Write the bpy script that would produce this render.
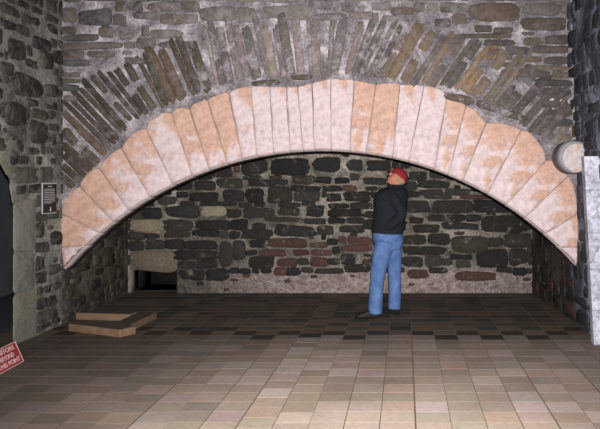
import bpy, bmesh, math, random
import numpy as np
from mathutils import Vector, Matrix, Euler, noise as mnoise

for o in list(bpy.data.objects):
    bpy.data.objects.remove(o, do_unlink=True)
SC = bpy.context.scene
COL = SC.collection

# ------------------------------------------------------------------ camera, light, exposure
F = 750.0; CX = 405.0; CY = 180.0; EYE = 1.62      # focal length in pixels, principal point, eye height
cam_d = bpy.data.cameras.new('camera'); cam = bpy.data.objects.new('camera', cam_d); COL.objects.link(cam)
cam.location = (0, 0, EYE); cam.rotation_euler = (math.pi / 2, 0, 0)
cam_d.sensor_width = 36; cam_d.lens = F / 600 * 36
cam_d.shift_x = -(CX - 300) / 600; cam_d.shift_y = -(214.5 - CY) / 600
SC.camera = cam

w = bpy.data.worlds.new('World'); SC.world = w; w.use_nodes = True
w.node_tree.nodes['Background'].inputs[0].default_value = (0.62, 0.85, 1.0, 1)
w.node_tree.nodes['Background'].inputs[1].default_value = 0.075

fl = bpy.data.lights.new('camera_flash', 'SPOT'); flo = bpy.data.objects.new('camera_flash', fl); COL.objects.link(flo)
flo.location = (0.02, 0.0, EYE + 0.13)
fl.energy = 4800; fl.color = (1.0, 0.94, 0.93); fl.spot_size = math.radians(74); fl.spot_blend = 1.0
fl.shadow_soft_size = 0.03
aim = Vector(((345 - CX) / F, 1.0, -(215 - CY) / F))
flo.rotation_euler = aim.to_track_quat('-Z', 'Y').to_euler()

SC.view_settings.view_transform = 'Standard'; SC.view_settings.look = 'None'
SC.view_settings.exposure = 0.0; SC.view_settings.gamma = 1.0; SC.view_settings.use_curve_mapping = False

# ------------------------------------------------------------------ measures
YA = 8.40      # face of the arch wall
YB = 10.75     # rear wall of the hearth
XL = -3.84     # left wall
ZT = 5.0       # ceiling height
S = YA / F
def A(px, py, Y=YA):          # a point seen at (px,py) lying on the plane y = Y
    return ((px - CX) * Y / F, EYE - (py - CY) * Y / F)
ACX, ACZ = A(322, 488)        # arch centre
R1 = 337 * S; R2 = 408 * S

def lin(c):
    out = []
    for v in c[:3]:
        v /= 255.0
        out.append(v / 12.92 if v <= 0.04045 else ((v + 0.055) / 1.055) ** 2.4)
    return tuple(out)

# ------------------------------------------------------------------ materials
def newmat(name):
    m = bpy.data.materials.new(name); m.use_nodes = True
    nt = m.node_tree; b = nt.nodes['Principled BSDF']
    b.inputs['Roughness'].default_value = 0.9
    b.inputs['Specular IOR Level'].default_value = 0.15
    return m, nt, b
def N(nt, t, **kw):
    n = nt.nodes.new(t)
    for k, v in kw.items(): setattr(n, k, v)
    return n
def noise(nt, scale, detail=4, rough=0.6, dist=0.0, vec=None):
    n = N(nt, 'ShaderNodeTexNoise'); n.inputs['Scale'].default_value = scale
    n.inputs['Detail'].default_value = detail; n.inputs['Roughness'].default_value = rough
    n.inputs['Distortion'].default_value = dist
    if vec is not None: nt.links.new(vec, n.inputs['Vector'])
    return n.outputs['Fac']
def ramp(nt, fac, stops):
    r = N(nt, 'ShaderNodeValToRGB'); e = r.color_ramp.elements
    while len(e) < len(stops): e.new(0.5)
    for el, (p, c) in zip(e, stops):
        el.position = p; el.color = (*c, 1) if len(c) == 3 else c
    nt.links.new(fac, r.inputs[0]); return r.outputs[0]
def mix(nt, fac, a, b, mode='MIX'):
    n = N(nt, 'ShaderNodeMix', data_type='RGBA', blend_type=mode)
    for i, v in ((0, fac), (6, a), (7, b)):
        if isinstance(v, (int, float)): n.inputs[i].default_value = v
        elif isinstance(v, tuple): n.inputs[i].default_value = (*v, 1) if len(v) == 3 else v
        else: nt.links.new(v, n.inputs[i])
    return n.outputs[2]
def math_n(nt, op, a, b=0.0, clamp=False):
    n = N(nt, 'ShaderNodeMath', operation=op, use_clamp=clamp)
    for i, v in ((0, a), (1, b)):
        if isinstance(v, (int, float)): n.inputs[i].default_value = v
        else: nt.links.new(v, n.inputs[i])
    return n.outputs[0]
def bump(nt, b, h, strength=0.4, dist=0.02):
    n = N(nt, 'ShaderNodeBump'); n.inputs['Strength'].default_value = strength; n.inputs['Distance'].default_value = dist
    nt.links.new(h, n.inputs['Height']); nt.links.new(n.outputs[0], b.inputs['Normal'])
def coords(nt):
    return N(nt, 'ShaderNodeTexCoord').outputs['Object']
def plain(name, c, rough=0.8, var=0.15, scale=20, bmp=0.15):
    m, nt, b = newmat(name); v = coords(nt)
    c = lin(c)
    f = noise(nt, scale, vec=v)
    b.inputs['Roughness'].default_value = rough
    col = ramp(nt, f, [(0.3, tuple(x * (1 - var) for x in c)), (0.7, tuple(min(1, x * (1 + var)) for x in c))])
    nt.links.new(col, b.inputs['Base Color'])
    if bmp: bump(nt, b, f, bmp, 0.01)
    return m

def mortar_mat(name, dark, mid, light, scale=2.5):
    """lime mortar, blotched, with small dark chips"""
    m, nt, b = newmat(name); v = coords(nt)
    n1 = noise(nt, scale, 6, 0.65, 0.4, v); n2 = noise(nt, scale * 9, 5, 0.7, 0.2, v)
    c = ramp(nt, n1, [(0.34, lin(dark)), (0.5, lin(mid)), (0.68, lin(light))])
    c2 = ramp(nt, n2, [(0.30, (0.22, 0.22, 0.22)), (0.47, (0.8, 0.8, 0.8)), (0.6, (1.1, 1.1, 1.1)), (0.78, (1.3, 1.3, 1.3))])
    c = mix(nt, 0.85, c, c2, 'MULTIPLY')
    nt.links.new(c, b.inputs['Base Color'])
    bump(nt, b, n2, 0.6, 0.03)
    return m
def stone_mat(name, mortar, lo=0.60, hi=0.72, amt=0.8, scale=4.0):
    """field stones: own colour from the mesh, smeared here and there with mortar"""
    m, nt, b = newmat(name); v = coords(nt)
    at = N(nt, 'ShaderNodeAttribute', attribute_name='Col')
    n1 = noise(nt, scale, 8, 0.78, 0.6, v); n2 = noise(nt, 26, 5, 0.7, 0, v)
    var = ramp(nt, n2, [(0.3, (0.55, 0.55, 0.55)), (0.7, (1.35, 1.32, 1.28))])
    c = mix(nt, 0.85, at.outputs['Color'], var, 'MULTIPLY')
    f = ramp(nt, n1, [(lo, (0, 0, 0)), (hi, (amt, amt, amt))])
    f = mix(nt, at.outputs['Alpha'], (0.0, 0.0, 0.0), f)
    c = mix(nt, f, c, lin(mortar))
    nt.links.new(c, b.inputs['Base Color'])
    bump(nt, b, n2, 0.5, 0.02)
    return m

# ------------------------------------------------------------------ mesh helpers
class MB:
    def __init__(s): s.v = []; s.f = []; s.c = []; s.m = []
    def add(s, verts, faces, col=(0.5, 0.5, 0.5), mi=0):
        k = len(s.v); s.v += [tuple(p) for p in verts]; s.c += [col] * len(verts)
        s.f += [tuple(i + k for i in f) for f in faces]; s.m += [mi] * len(faces)
    def box(s, x0, x1, y0, y1, z0, z1, col=(.5, .5, .5), mi=0):
        v = [(x, y, z) for x in (x0, x1) for y in (y0, y1) for z in (z0, z1)]
        s.add(v, [(0, 1, 3, 2), (4, 6, 7, 5), (0, 4, 5, 1), (2, 3, 7, 6), (0, 2, 6, 4), (1, 5, 7, 3)], col, mi)
    def build(s, name, mats, parent=None, smooth=True, loc=None, bevel=0, fix=True):
        me = bpy.data.meshes.new(name)
        v = s.v
        if loc is not None: v = [(p[0] - loc[0], p[1] - loc[1], p[2] - loc[2]) for p in v]
        me.from_pydata(v, [], s.f)
        if not isinstance(mats, (list, tuple)): mats = [mats]
        for m in mats: me.materials.append(m)
        me.polygons.foreach_set('material_index', s.m)
        ca = me.color_attributes.new('Col', 'FLOAT_COLOR', 'POINT')
        ca.data.foreach_set('color', [x for c in s.c for x in (*c[:3], c[3] if len(c) > 3 else 1.0)])
        if fix:
            bm = bmesh.new(); bm.from_mesh(me); bmesh.ops.recalc_face_normals(bm, faces=bm.faces); bm.to_mesh(me); bm.free()
        me.polygons.foreach_set('use_smooth', [smooth] * len(me.polygons))
        o = bpy.data.objects.new(name, me); COL.objects.link(o)
        if loc is not None: o.location = loc
        if parent: o.parent = parent
        if bevel:
            b = o.modifiers.new('b', 'BEVEL'); b.width = bevel; b.segments = 2
        return o
def empty(name, loc, rz=0):
    o = bpy.data.objects.new(name, None); COL.objects.link(o); o.location = loc; o.rotation_euler = (0, 0, rz)
    o.empty_display_size = 0.1; return o
def tag(o, label=None, cat=None, group=None, kind=None):
    for k, v in (('label', label), ('category', cat), ('group', group), ('kind', kind)):
        if v: o[k] = v
    return o

RS = random.Random(7)
def outline(cx, cz, w, h, rng, ang=0.0, n=24, jit=0.07, e=5.0):
    """rounded irregular block outline in wall coordinates"""
    pts = []; ph = rng.uniform(0, 99)
    skew = rng.uniform(-0.06, 0.06); tap = rng.uniform(-0.14, 0.14)
    for i in range(n):
        t = 2 * math.pi * (i + 0.5) / n
        c, s_ = math.cos(t), math.sin(t)
        r = (abs(c) ** e + abs(s_) ** e) ** (-1 / e)
        k = 1 + jit * (mnoise.noise(Vector((c * 1.7 + ph, s_ * 1.7, ph))) * 1.8 + mnoise.noise(Vector((c * 5 + ph, s_ * 5, ph))) * 0.9)
        x = c * r * w / 2 * k; z = s_ * r * h / 2 * k
        z *= 1 + tap * x / (w / 2); z += skew * x * 0.6
        pts.append((x, z))
    ca, sa = math.cos(ang), math.sin(ang)
    return [(cx + x * ca - z * sa, cz + x * sa + z * ca) for x, z in pts], (cx, cz)
def put_stone(mb, pts, ctr, d, wmap, col, mi=1, rim=0.018, back=-0.015):
    n = len(pts); cx, cz = ctr; V = []
    def ring(shrink, depth):
        for x, z in pts:
            dx, dz = x - cx, z - cz; L = math.hypot(dx, dz) or 1e-6
            k = max(0.2, (L - shrink) / L)
            V.append(wmap(cx + dx * k, cz + dz * k, depth))
    ring(0, back); ring(rim * 0.15, d * 0.6); ring(rim * 0.7, d)
    V.append(wmap(cx, cz, d * 1.1))
    Fs = []
    for a in range(2):
        for i in range(n):
            j = (i + 1) % n
            Fs.append((a * n + i, a * n + j, (a + 1) * n + j, (a + 1) * n + i))
    for i in range(n): Fs.append((2 * n + i, 2 * n + (i + 1) % n, 3 * n))
    mb.add(V, Fs, col, mi)
def jcol(c, rng, v=0.18, h=0.05):
    c = lin(c); k = 1 + rng.uniform(-v, v)
    return tuple(max(0.002, x * k * (1 + rng.uniform(-h, h))) for x in c)

class Wall:
    """masonry face: keeps an occupancy grid in wall metres (u, z)"""
    def __init__(s, u0, u1, z0, z1, wmap, seed, ok=None, res=0.01):
        s.u0, s.u1, s.z0, s.z1, s.map, s.res, s.ok = u0, u1, z0, z1, wmap, res, ok
        s.g = np.zeros((int((u1 - u0) / res) + 1, int((z1 - z0) / res) + 1), bool)
        s.r = random.Random(seed); s.mb = MB(); s.grow = 0.0
        if ok:
            for i in range(s.g.shape[0]):
                for j in range(s.g.shape[1]):
                    if not ok(u0 + i * res, z0 + j * res): s.g[i, j] = True
    def idx(s, a, b, c, d):
        q = lambda x, o: int(max(0, round((x - o) / s.res)))
        return q(a, s.u0), q(b, s.u0), q(c, s.z0), q(d, s.z0)
    def free(s, a, b, c, d):
        if a < s.u0 or b > s.u1 or c < s.z0 or d > s.z1: return False
        i, j, k, l = s.idx(a, b, c, d)
        return not s.g[i:j + 1, k:l + 1].any()
    def mark(s, a, b, c, d):
        i, j, k, l = s.idx(a, b, c, d); s.g[i:j + 1, k:l + 1] = True
    def stone(s, a, b, c, d, col, depth=0.025, jit=0.07, e=3.6):
        s.mark(a, b, c, d)
        pts, ct = outline((a + b) / 2, (c + d) / 2, b - a + s.grow, d - c + s.grow, s.r, 0, 24, jit, e + s.r.uniform(0, 2.5))
        put_stone(s.mb, pts, ct, depth * s.r.uniform(0.6, 1.3), s.map, col)
    def dummy(s): pass
    def courses(s, hr, wr, gap, colf, depth=0.025, jit=0.07, skip=0.0):
        z = s.z0 + gap
        while z < s.z1:
            h = s.r.uniform(*hr); u = s.u0 + s.r.uniform(0, 0.1)
            while u < s.u1:
                wd = s.r.uniform(*wr) * s.r.choice((0.6, 1, 1, 1.5)); ok = False
                for k in (1, 0.65, 0.4):
                    for hk in (1, 0.6):
                        dz = s.r.uniform(-0.012, 0.012)
                        if s.free(u, u + wd * k, z + dz, z + dz + h * hk):
                            if s.r.random() >= skip:
                                s.stone(u, u + wd * k, z + dz, z + dz + h * hk, colf(u, z), depth, jit)
                            u += wd * k + gap * s.r.uniform(0.5, 1.5); ok = True; break
                    if ok: break
                if not ok: u += 0.02
            z += h + gap * s.r.uniform(0.5, 1.3)
    def chips(s, n, wr, hr, colf, depth=0.015, pad=0.012):
        for _ in range(n):
            u = s.r.uniform(s.u0, s.u1); z = s.r.uniform(s.z0, s.z1); wd = s.r.uniform(*wr); h = s.r.uniform(*hr)
            if s.free(u - pad, u + wd + pad, z - pad, z + h + pad):
                s.stone(u, u + wd, z, z + h, colf(u, z), depth, 0.12, 2.6)

# ================================================================== REAR WALL OF THE HEARTH
m_mort_b = mortar_mat('sooty_lime_mortar', (74, 71, 64), (130, 125, 115), (182, 174, 164), 3.0)
m_stone_b = stone_mat('sooted_rubble', (122, 117, 108), 0.57, 0.68, 0.75, 6)
BK = [ # stones of the rear wall: x0,y0,x1,y1,(tone)
(198,171,212,179),(213,168,232,177),(241,159,268,174),(271,159,308,175),(314,158,340,171),(347,160,362,170),(368,161,390,170),
(293,176,314,184),(315,177,331,183),(248,180,276,186),(277,180,288,184),(335,178,349,183),(364,178,386,184),(294,192,320,201),
(268,187,291,203),(246,189,263,202),(327,194,341,201),(344,192,370,201),(366,187,377,190),(307,206,324,216),(329,204,348,208),
(351,203,372,209),(329,210,362,216),(329,218,345,223),(347,218,364,223),(243,208,274,217),(279,208,299,215),(264,218,303,221),
(305,219,325,224),(243,230,271,239),(276,226,315,236),(317,226,333,234),(340,226,364,232),(268,239,306,247,1),(250,240,265,247),
(339,237,346,243,2),(348,236,356,243,2),(357,238,371,245,2),(342,245,372,251,2),(311,243,326,247,1),(261,250,285,256,2),
(294,250,309,255,2),(311,250,332,255,2),(250,256,274,268),(234,241,245,259),(278,259,297,266,2),(311,258,327,266,2),
(275,268,286,275,2),(287,268,300,275),(240,269,250,273),(363,260,371,264,1),(196,181,215,190),(217,179,242,188),(224,190,244,201),
(190,193,219,201),(158,197,176,204),(167,206,200,217),(202,207,226,216,3),(227,210,241,217),(131,220,159,231,3),(164,220,192,231),
(196,221,230,229),(165,232,191,237),(193,230,218,236),(220,242,232,266),(175,251,217,259),(185,241,217,249),(166,240,184,249),
(129,233,144,239),(129,242,144,250),(146,240,164,249),(178,261,217,268),(206,269,229,280),(180,270,204,279),
(410,172,426,180),(418,181,449,188),(420,190,442,195),(444,189,470,195),(406,201,429,212),(433,201,472,213),(474,201,508,212),
(429,215,464,221),(410,218,423,223),(466,215,480,221),(482,216,521,232),(443,223,478,229),(413,225,439,232),(403,236,425,244),
(428,234,449,244),(451,236,487,252),(488,238,503,246),(505,234,531,247),(403,247,446,254),(402,257,422,266),(426,255,441,266),
(451,255,472,259),(477,250,508,267),(510,249,527,265),(457,261,470,267),(456,272,495,280,1),(408,270,428,278,2),(513,268,526,275),
(380,188,402,196),(382,198,400,205),(430,170,446,178),(393,160,410,168)]
NX0, NZ1 = A(129.5, 270, YB); NX1 = A(177, 291.5, YB)[0]; NZ0 = 0.0      # bake oven hole low on the left
def back_map(u, z, d): return (u, YB - d, z)
bw = Wall(A(126, 0, YB)[0] - 0.05, A(534, 0, YB)[0] + 0.1, 0.0, 3.4, back_map, 3, res=0.012,
          ok=lambda u, z: not (NX0 - 0.03 < u < NX1 + 0.03 and z < NZ1 + 0.02))
def tone_back(u, z, t=0):
    if t == 1: return jcol((74, 58, 52), bw.r)
    if t == 2: return jcol((76, 56, 52), bw.r)
    if t == 3: return jcol((132, 122, 106), bw.r, 0.08)
    return jcol(bw.r.choice([(46, 46, 44), (40, 40, 40), (54, 52, 48), (44, 42, 40)]), bw.r)
# lintel and flanking stones of the oven
LX0, LZ1 = A(134, 251, YB); LX1, LZ0 = A(177, 270, YB)
bw.grow = 0.022
bw.stone(LX0, LX1, NZ1 - 0.01, LZ1, jcol((104, 95, 82), bw.r, 0.02), 0.03, 0.05)
for b in BK:
    x0, z1 = A(b[0], b[1], YB); x1, z0 = A(b[2], b[3], YB)
    bw.stone(x0, x1, z0, z1, tone_back(0, 0, b[4] if len(b) > 4 else 0), 0.03, 0.09, 4.0)
bw.z0 = A(0, 268, YB)[1]; z_keep = 0.0
def seeded(zlo, f):
    old = bw.z0
    f()
def tone_fill(u, z): return tone_back(u, z, bw.r.choice([0] * 9 + [1]))
# indices stay relative to the grid origin, so fill with explicit bounds
bw.z0 = 0.0
_courses_z = A(0, 274, YB)[1]
g_low = int(_courses_z / bw.res)
save = bw.g[:, :g_low].copy(); bw.g[:, :g_low] = True
bw.courses((0.07, 0.15), (0.18, 0.42), 0.026, tone_fill, 0.025, 0.09)
bw.chips(2500, (0.05, 0.14), (0.02, 0.045), tone_fill)
bw.g[:, :g_low] = save
bw.chips(260, (0.04, 0.10), (0.02, 0.04), lambda u, z: tone_back(u, z, bw.r.choice([0, 1, 2])))
# mortar bed with the oven hole cut out
xa, xb = bw.u0 - 0.1, bw.u1 + 0.1
for (a, b, c, d) in ((xa, NX0, 0, ZT), (NX1, xb, 0, ZT), (NX0, NX1, NZ1, ZT), (NX0, NX1, 0, NZ0 - 0.0)):
    if d - c > 0.01 and b - a > 0.01: bw.mb.box(a, b, YB, YB + 0.35, c, d, mi=0)
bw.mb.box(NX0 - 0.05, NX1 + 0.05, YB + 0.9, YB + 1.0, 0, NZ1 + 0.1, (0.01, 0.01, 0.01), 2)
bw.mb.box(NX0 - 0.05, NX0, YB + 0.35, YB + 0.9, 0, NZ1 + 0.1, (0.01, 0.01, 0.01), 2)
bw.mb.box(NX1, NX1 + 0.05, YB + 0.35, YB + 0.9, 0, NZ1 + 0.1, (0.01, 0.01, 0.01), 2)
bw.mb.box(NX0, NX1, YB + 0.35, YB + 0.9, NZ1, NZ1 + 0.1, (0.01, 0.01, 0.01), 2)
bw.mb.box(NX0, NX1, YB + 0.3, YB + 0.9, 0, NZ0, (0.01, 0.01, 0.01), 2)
m_soot = plain('soot', (30, 29, 28), 0.95, 0.3, 12)
# pinkish limewash left low on the rear wall
def limewash(nt, v, base):
    sep = N(nt, 'ShaderNodeSeparateXYZ'); nt.links.new(v, sep.inputs[0])
    n1 = noise(nt, 3.0, 6, 0.7, 0.5, v); n2 = noise(nt, 18, 4, 0.7, 0.2, v)
    z = math_n(nt, 'ADD', sep.outputs[2], math_n(nt, 'MULTIPLY', n1, 0.7))
    lowf = ramp(nt, z, [(0.62, (1, 1, 1)), (0.80, (0, 0, 0))])
    xr = ramp(nt, math_n(nt, 'ADD', math_n(nt, 'MULTIPLY', sep.outputs[0], 0.25), 1.0), [(0.30, (0.15, 0.15, 0.15)), (0.48, (1, 1, 1))])
    f = mix(nt, 1.0, lowf, xr, 'MULTIPLY')
    c = ramp(nt, n2, [(0.3, lin((116, 102, 98))), (0.5, lin((166, 152, 148))), (0.7, lin((200, 190, 190)))])
    return mix(nt, f, base, c)
nt = m_mort_b.node_tree; b = nt.nodes['Principled BSDF']; l = b.inputs['Base Color'].links[0]; src = l.from_socket
nt.links.new(limewash(nt, coords(nt), src), b.inputs['Base Color'])
wall_back = bw.mb.build('wall_back', [m_mort_b, m_stone_b, m_soot]); tag(wall_back, kind='structure')

# ================================================================== ARCH WALL ABOVE
m_mort_f = mortar_mat('grey_lime_mortar', (92, 88, 91), (134, 129, 133), (196, 190, 196), 3.6)
m_stone_f = stone_mat('wall_slate_smeared', (136, 130, 132), 0.44, 0.62, 0.85, 5.5)
XR_T = 1.86
def front_map(u, z, d): return (u, YA - d, z)
def rad(u, z): return math.hypot(u - ACX, z - ACZ) / S
fw = Wall(XL - 0.02, 1.90, 1.5, 4.2, front_map, 11, res=0.012,
          ok=lambda u, z: rad(u, z) > 474 + 6 * math.sin(u * 5) - (22 if u > A(500, 0)[0] else 0))
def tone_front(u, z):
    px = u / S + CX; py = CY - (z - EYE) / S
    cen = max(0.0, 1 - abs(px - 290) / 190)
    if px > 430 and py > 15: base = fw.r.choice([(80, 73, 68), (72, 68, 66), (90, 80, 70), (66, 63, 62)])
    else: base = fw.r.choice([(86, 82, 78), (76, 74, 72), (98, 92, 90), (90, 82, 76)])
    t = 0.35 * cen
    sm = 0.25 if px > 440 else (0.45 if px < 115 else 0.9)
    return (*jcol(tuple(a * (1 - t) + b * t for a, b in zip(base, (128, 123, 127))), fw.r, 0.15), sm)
FR = [(63,8,76,22),(79,10,112,25),(62,27,76,34),(62,35,98,41),(62,43,122,49),(62,51,84,58),(88,52,114,57),(63,60,90,66),(62,73,80,77),(62,79,80,83),(62,85,79,91),(64,96,78,101),
(133,12,160,19),(150,30,182,38),(158,42,196,48),(125,58,147,64),(120,34,133,39),(201,7,236,21),(238,8,256,22),(264,6,312,19),(312,14,346,20),(350,12,372,19),
(372,2,390,10),(392,8,412,14),(435,19,450,27),(442,38,462,44),(470,3,518,21),(440,3,468,12),(475,26,492,32),(494,28,512,33),(520,18,566,30),(522,4,560,15),
(455,34,510,38),(484,40,514,46),(524,38,540,45),(546,36,568,44),(484,49,504,55),(506,47,530,54),(533,46,568,53),(516,57,541,62),(544,57,568,64),
(530,66,570,70),(533,71,550,77),(552,72,571,78),(536,80,572,86),(538,88,571,98),(540,101,560,107),(544,110,572,116),(546,119,572,126)]
fw.grow = 0.012
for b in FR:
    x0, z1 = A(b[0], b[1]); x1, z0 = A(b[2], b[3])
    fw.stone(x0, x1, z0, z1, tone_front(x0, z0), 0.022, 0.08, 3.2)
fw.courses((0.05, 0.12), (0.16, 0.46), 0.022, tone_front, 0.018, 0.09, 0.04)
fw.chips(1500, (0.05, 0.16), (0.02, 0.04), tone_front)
# bed of mortar following the back of the arch ring
xs = np.linspace(XL - 0.3, 2.15, 80); Rb = R1 + 0.42; V = []; Fs = []
for x in xs:
    dx = x - ACX; z = ACZ + math.sqrt(max(0.01, Rb * Rb - dx * dx))
    V += [(x, YA, z), (x, YA, ZT), (x, YA + 0.30, z), (x, YA + 0.30, ZT)]
for i in range(len(xs) - 1):
    a, b_ = i * 4, i * 4 + 4
    Fs += [(a, b_, b_ + 1, a + 1), (a + 2, a + 3, b_ + 3, b_ + 2), (a, a + 2, b_ + 2, b_), (a + 1, b_ + 1, b_ + 3, a + 3)]
Fs += [(0, 1, 3, 2), (len(V) - 4, len(V) - 2, len(V) - 1, len(V) - 3)]
fw.mb.add(V, Fs, mi=0)
wall_front = fw.mb.build('wall_front', [m_mort_f, m_stone_f]); tag(wall_front, kind='structure')

# ------------------------------------------------------------------ LEFT WALL (room side + hearth side)
m_mort_l = mortar_mat('greenish_lime_mortar', (92, 93, 90), (134, 134, 128), (172, 172, 168), 2.6)
m_mort_ls = mortar_mat('hearth_side_mortar', (56, 54, 47), (88, 85, 75), (120, 115, 102), 3.0)
m_stone_l = stone_mat('dark_wall_rubble', (112, 110, 103), 0.46, 0.62, 0.8, 6)
def left_x(Y): return XL if Y < YA else XL - 0.13 * (Y - YA) / (YB - YA)
def left_map(u, z, d): return (left_x(u) + d, u, z)
DY1 = 7.36; DY0 = 6.25; DSP = 1.33; DR = (DY1 - DY0) / 2; DYC = (DY0 + DY1) / 2
def in_door(Y, z, pad=0.0):
    if Y > DY1 + pad or Y < DY0 - pad: return False
    if z < DSP: return True
    return (Y - DYC) ** 2 + (z - DSP) ** 2 < (DR + pad) ** 2
def px_left(px, py):
    Y = -XL * F / (CX - px)
    for _ in range(3): Y = -left_x(Y) * F / (CX - px)
    return Y, EYE - (py - CY) * Y / F
LIMX = [px_left(36, 0)[0]]
lw = Wall(5.0, YB, 0.0, 4.2, left_map, 21, res=0.012, ok=lambda Y, z: not (in_door(Y, z, 0.05) or (z < 1.42 and DY1 - 0.1 < Y < DY1 + 0.42)))
def tone_left(u, z):
    if u > YA: return (*jcol(lw.r.choice([(62, 60, 53), (50, 49, 45), (72, 68, 60)]), lw.r), 0.35)
    return jcol(lw.r.choice([(64, 64, 60), (56, 57, 56), (72, 70, 66), (52, 52, 51)]), lw.r)
LF = [(3,21,15,30),(39,52,52,69),(12,75,41,97),(44,84,57,97),(0,62,13,75),(8,40,25,60),(32,38,50,50),(4,102,24,126),(30,109,47,119),(30,122,46,143),
(48,124,59,131),(9,150,16,165),(50,231,61,245),(48,264,60,274),(44,104,52,109),(48,110,54,119),(50,134,56,146),
(84,242,92,249),(95,240,103,249),(105,238,117,248),(82,253,90,262),(93,254,100,266),(103,252,114,266),(72,264,88,272),(70,276,80,284)]
for b in LF:
    Y0, z1 = px_left(b[0], b[1]); Y1, z0 = px_left(b[2], b[3])
    zc = EYE - ((b[1] + b[3]) / 2 - CY) * (Y0 + Y1) / 2 / F; h = (b[3] - b[1]) * (Y0 + Y1) / 2 / F
    lw.stone(Y0, Y1, zc - h / 2, zc + h / 2, tone_left((Y0 + Y1) / 2, zc), 0.02, 0.1, 3.0)
lw.grow = 0.01
lw.courses((0.06, 0.17), (0.12, 0.34), 0.040, tone_left, 0.012, 0.14, 0.14)
lw.chips(900, (0.05, 0.12), (0.025, 0.06), tone_left)
# bed: columns of quads with the doorway left open
def left_bed(mb, ya, yb, top=ZT):
    n = max(1, int((yb - ya) / 0.04)); ys = [ya + (yb - ya) * i / n for i in range(n + 1)]
    for a, b_ in zip(ys[:-1], ys[1:]):
        c = (a + b_) / 2; z0 = 0.0
        za = zb = 0.0
        if DY0 < c < DY1:
            za = DSP + math.sqrt(max(0, DR ** 2 - (a - DYC) ** 2)); zb = DSP + math.sqrt(max(0, DR ** 2 - (b_ - DYC) ** 2))
        mb.add([(left_x(a), a, za), (left_x(b_), b_, zb), (left_x(b_), b_, top), (left_x(a), a, top)], [(0, 1, 2, 3)], mi=0)
left_bed(lw.mb, -1.0, DY0); left_bed(lw.mb, DY0, DY1); left_bed(lw.mb, DY1, YA); k_ = len(lw.mb.f); left_bed(lw.mb, YA, YB + 0.05); lw.mb.m[k_:] = [2] * (len(lw.mb.f) - k_)
# splayed reveal of the doorway and the dark passage beyond
def prof(Y0, Y1, x):
    c = (Y0 + Y1) / 2; r = (Y1 - Y0) / 2
    pts = [(x, Y0, 0.0), (x, Y0, DSP)] + [(x, c - r * math.cos(t), DSP + r * math.sin(t)) for t in np.linspace(0.15, math.pi - 0.15, 14)] + [(x, Y1, DSP), (x, Y1, 0.0)]
    return pts
pa = prof(DY0, DY1, XL); pb = prof(DY0 - 0.1, DY1 + 0.9, XL - 0.3)
lw.mb.add(pa + pb, [(i, i + 1, i + 1 + len(pa), i + len(pa)) for i in range(len(pa) - 1)], mi=0)
wall_left = lw.mb.build('wall_left', [m_mort_l, m_stone_l, m_mort_ls], fix=False); tag(wall_left, kind='structure')
pm = MB()
pm.box(-5.8, -5.6, 4.5, 13, 0, 3.2); pm.box(-8.0, XL - 0.3, 12.9, 13.0, 0, 3.2); pm.box(-8.0, XL - 0.3, 4.5, 4.6, 0, 3.2)
pm.box(-8.2, XL - 0.2, 4.5, 13, 3.2, 3.3); pm.box(-8.2, XL - 0.005, 4.5, 13, -0.1, -0.01)
tag(pm.build('wall_passage', plain('passage_plaster', (80, 84, 88), 0.9, 0.15, 3), smooth=False), kind='structure')
# dressed jamb stones round the doorway
m_jamb = stone_mat('lichened_jamb_stone', (134, 134, 132), 0.42, 0.60, 0.75, 5)
jm = MB(); zz = 0.0; k = 0
for hh in (0.50, 0.40, 0.52):
    wd = (0.62, 0.40, 0.44)[k]
    pts, ct = outline(DY1 - 0.005 + wd / 2, zz + hh / 2, wd, hh, RS, 0, 40, 0.008, 20)
    put_stone(jm, pts, ct, 0.006, left_map, jcol((122, 123, 109), RS, 0.06), 0, 0.012, -0.004)
    zz += hh; k += 1
for i in range(6):
    t = (i + 0.5) * math.pi / 6; r = DR + 0.14
    pts, ct = outline(DYC + r * math.cos(t), DSP + 0.02 + r * math.sin(t), 0.34, 0.26, RS, t, 20, 0.03, 7)
    put_stone(jm, pts, ct, 0.006, left_map, jcol((116, 117, 104), RS, 0.08), 0, 0.012, -0.004)
tag(jm.build('trim_1', m_jamb), kind='structure')

# ------------------------------------------------------------------ RIGHT WALL
m_mort_rs = mortar_mat('hearth_side_soot', (40, 38, 35), (62, 58, 54), (92, 85, 78), 3.0)
m_mort_r = mortar_mat('blue_grey_limewash', (50, 55, 64), (92, 98, 112), (176, 180, 198), 1.7)
m_stone_r = stone_mat('right_wall_rubble', (88, 92, 102), 0.46, 0.62, 0.8, 4)
def right_x(Y, z):
    x = 1.935 if Y < YA else 1.935 - 0.11 * (Y - YA) / (YB - YA)
    if Y < YA + 0.3: x -= 0.11 * max(0.0, min(1.0, (z - 1.4) / 1.6))
    return x
def right_map(u, z, d): return (right_x(u, z) - d, u, z)
rw = Wall(6.0, YB, 0.0, 4.2, right_map, 33, res=0.012)
def tone_right(u, z):
    if u > YA - 0.1: return (*jcol(rw.r.choice([(48, 46, 43), (40, 40, 38), (70, 54, 48)]), rw.r), 0.15)
    return jcol(rw.r.choice([(58, 62, 70), (48, 50, 55), (66, 69, 76)]), rw.r)
rw.courses((0.08, 0.2), (0.16, 0.4), 0.04, tone_right, 0.012, 0.14, 0.35)
rw.chips(350, (0.05, 0.12), (0.03, 0.06), tone_right)
ys = list(np.linspace(-1.0, YA + 0.3, 16)) + [YA + 0.31] + list(np.linspace(YA + 0.6, YB + 0.05, 6)); zs = [0, 0.7, 1.4, 1.8, 2.2, 2.6, 3.0, ZT]
V = [(right_x(y, z), y, z) for y in ys for z in zs]; nz = len(zs)
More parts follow.
